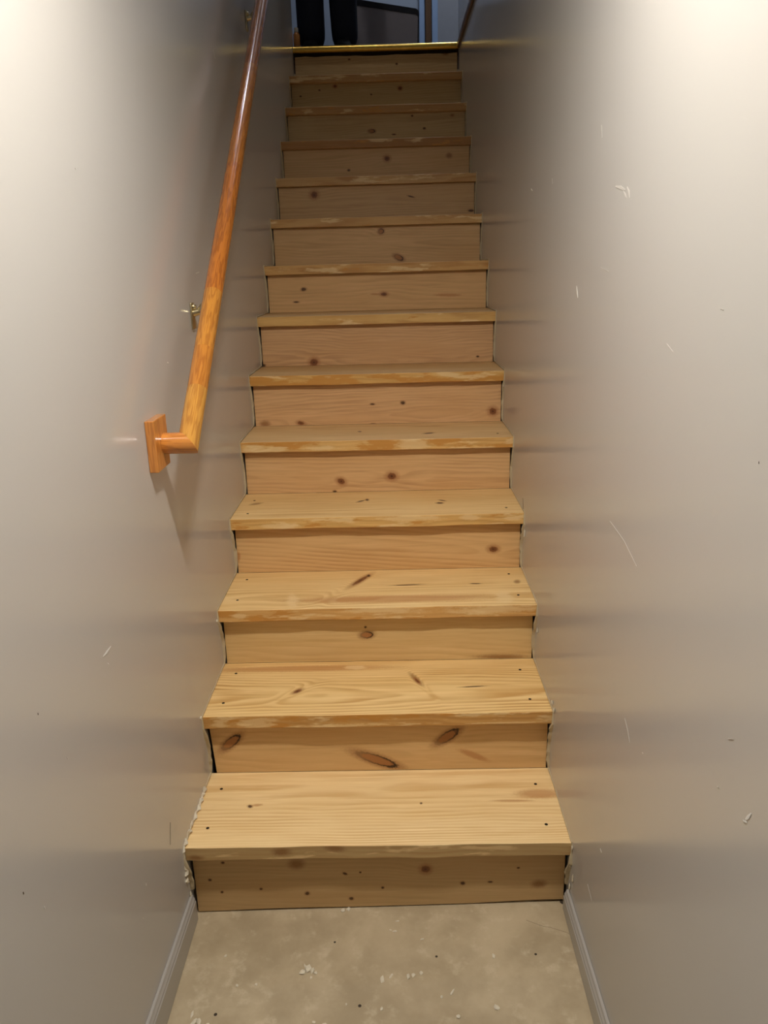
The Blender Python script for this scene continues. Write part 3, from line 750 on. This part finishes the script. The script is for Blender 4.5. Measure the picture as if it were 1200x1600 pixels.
for s in (-1, 1):
    hp = add(V(lx[s]*0.95, 0.02, 0.84), 0.085, pel)
    kn_ = add(V(lx[s], 0.0, 0.50), 0.056, hp); cf = add(V(lx[s], 0.02, 0.36), 0.052, kn_); an = add(V(lx[s], 0.03, 0.09), 0.036, cf)
    add(V(lx[s], -0.02, 0.04), 0.020, an)
    sh_ = add(V(s*0.165, 0.02, 1.37), 0.06, sp3); el = add(V(s*0.215, 0.035, 1.09), 0.042, sh_); wr_ = add(V(s*0.225, -0.02, 0.85), 0.027, el)
    pm = add(V(s*0.225, -0.035, 0.77), (0.022, 0.034), wr_)
    for k, (dy, ln) in enumerate(((-0.028, 0.066), (-0.010, 0.076), (0.010, 0.072), (0.027, 0.056))):
        b0 = add(V(s*0.225, -0.035+dy, 0.745), 0.009, pm)
        b1 = add(V(s*0.222, -0.040+dy*1.05, 0.745-ln*0.55), 0.0085, b0); add(V(s*0.212, -0.040+dy*1.05, 0.745-ln), 0.0075, b1)
    t0 = add(V(s*0.218, -0.065, 0.785), 0.010, pm); add(V(s*0.210, -0.085, 0.745), 0.0085, t0)
person = skin('person', bv, be, br_, 0, SKINM, loc=(PX, PYY, G))
tag(person, 'person in dark navy trousers and black shoes standing at the top of the stairs', 'person')
# face and ears
for nm, c, sz, mt in (('nose', (0, -0.094, 1.625), (0.012, 0.016, 0.022), SKINM), ('ear', (-0.086, 0.0, 1.635), (0.010, 0.02, 0.03), SKINM), ('ear', (0.086, 0.0, 1.635), (0.010, 0.02, 0.03), SKINM),
                      ('eye', (-0.031, -0.079, 1.645), (0.012, 0.008, 0.007), HAIR), ('eye', (0.031, -0.079, 1.645), (0.012, 0.008, 0.007), HAIR), ('mouth', (0, -0.080, 1.585), (0.024, 0.008, 0.006), HAIR)):
    bm = bmesh.new(); bmesh.ops.create_uvsphere(bm, u_segments=12, v_segments=8, radius=1, matrix=Matrix.Translation(V(*c)) @ Matrix.Diagonal((*sz, 1)))
    mesh_obj(nm, bm, mt, person, smooth=True)
bm = bmesh.new(); bmesh.ops.create_uvsphere(bm, u_segments=20, v_segments=12, radius=1, matrix=Matrix.Translation(V(0, 0.022, 1.69)) @ Matrix.Diagonal((0.098, 0.104, 0.098, 1)))
bmesh.ops.delete(bm, geom=[v_ for v_ in bm.verts if v_.co.z < G+1.62 or (v_.co.y < PYY-0.045 and v_.co.z < G+1.70)], context='VERTS')
mesh_obj('hair', bm, HAIR, person, smooth=True)
# trousers and shirt
tv = [V(0, 0.02, 1.00), V(0, 0.02, 0.90)]; te = [(0, 1)]; tr_ = [0.150, 0.145]
for s in (-1, 1):
    i = len(tv)
    tv += [V(lx[s], 0.02, 0.80), V(lx[s], 0.0, 0.50), V(lx[s]+s*0.0, 0.01, 0.28), V(lx[s]+(0.008 if s > 0 else 0.002), 0.02, 0.018)]
    tr_ += [0.110, 0.092, 0.086, 0.080 if s > 0 else 0.086]; te += [(1, i), (i, i+1), (i+1, i+2), (i+2, i+3)]
skin('trousers', tv, te, tr_, 0, TROU, person)
sv_ = [V(0, 0.02, 0.96), V(0, 0.02, 1.12), V(0, 0.02, 1.28), V(0, 0.02, 1.41)]; se = [(0, 1), (1, 2), (2, 3)]; sr = [0.155, 0.145, 0.155, 0.105]
for s in (-1, 1):
    i = len(sv_)
    sv_ += [V(s*0.16, 0.02, 1.38), V(s*0.213, 0.035, 1.10), V(s*0.224, -0.012, 0.89)]; sr += [0.078, 0.058, 0.044]; se += [(3, i), (i, i+1), (i+1, i+2)]
skin('shirt', sv_, se, sr, 0, SHIRT, person)
for s in (-1, 1):
    bm = bmesh.new()
    rows = []
    for y, hw, h in ((0.085, 0.022, 0.05), (0.07, 0.038, 0.075), (0.02, 0.046, 0.092), (-0.05, 0.048, 0.074), (-0.10, 0.046, 0.048), (-0.135, 0.036, 0.036), (-0.155, 0.018, 0.024)):
        rows.append([bm.verts.new(V(lx[s]+hw*a, y, h*b)) for a, b in ((-1, 0), (1, 0), (1, 0.45), (0.7, 0.9), (0, 1), (-0.7, 0.9), (-1, 0.45))])
    for a, b in zip(rows, rows[1:]):
        for k in range(7): bm.faces.new((a[k], a[(k+1) % 7], b[(k+1) % 7], b[k]))
    bm.faces.new(rows[0]); bm.faces.new(rows[-1][::-1])
    auto_smooth(mesh_obj('shoe', bm, SHOE, person), 60)
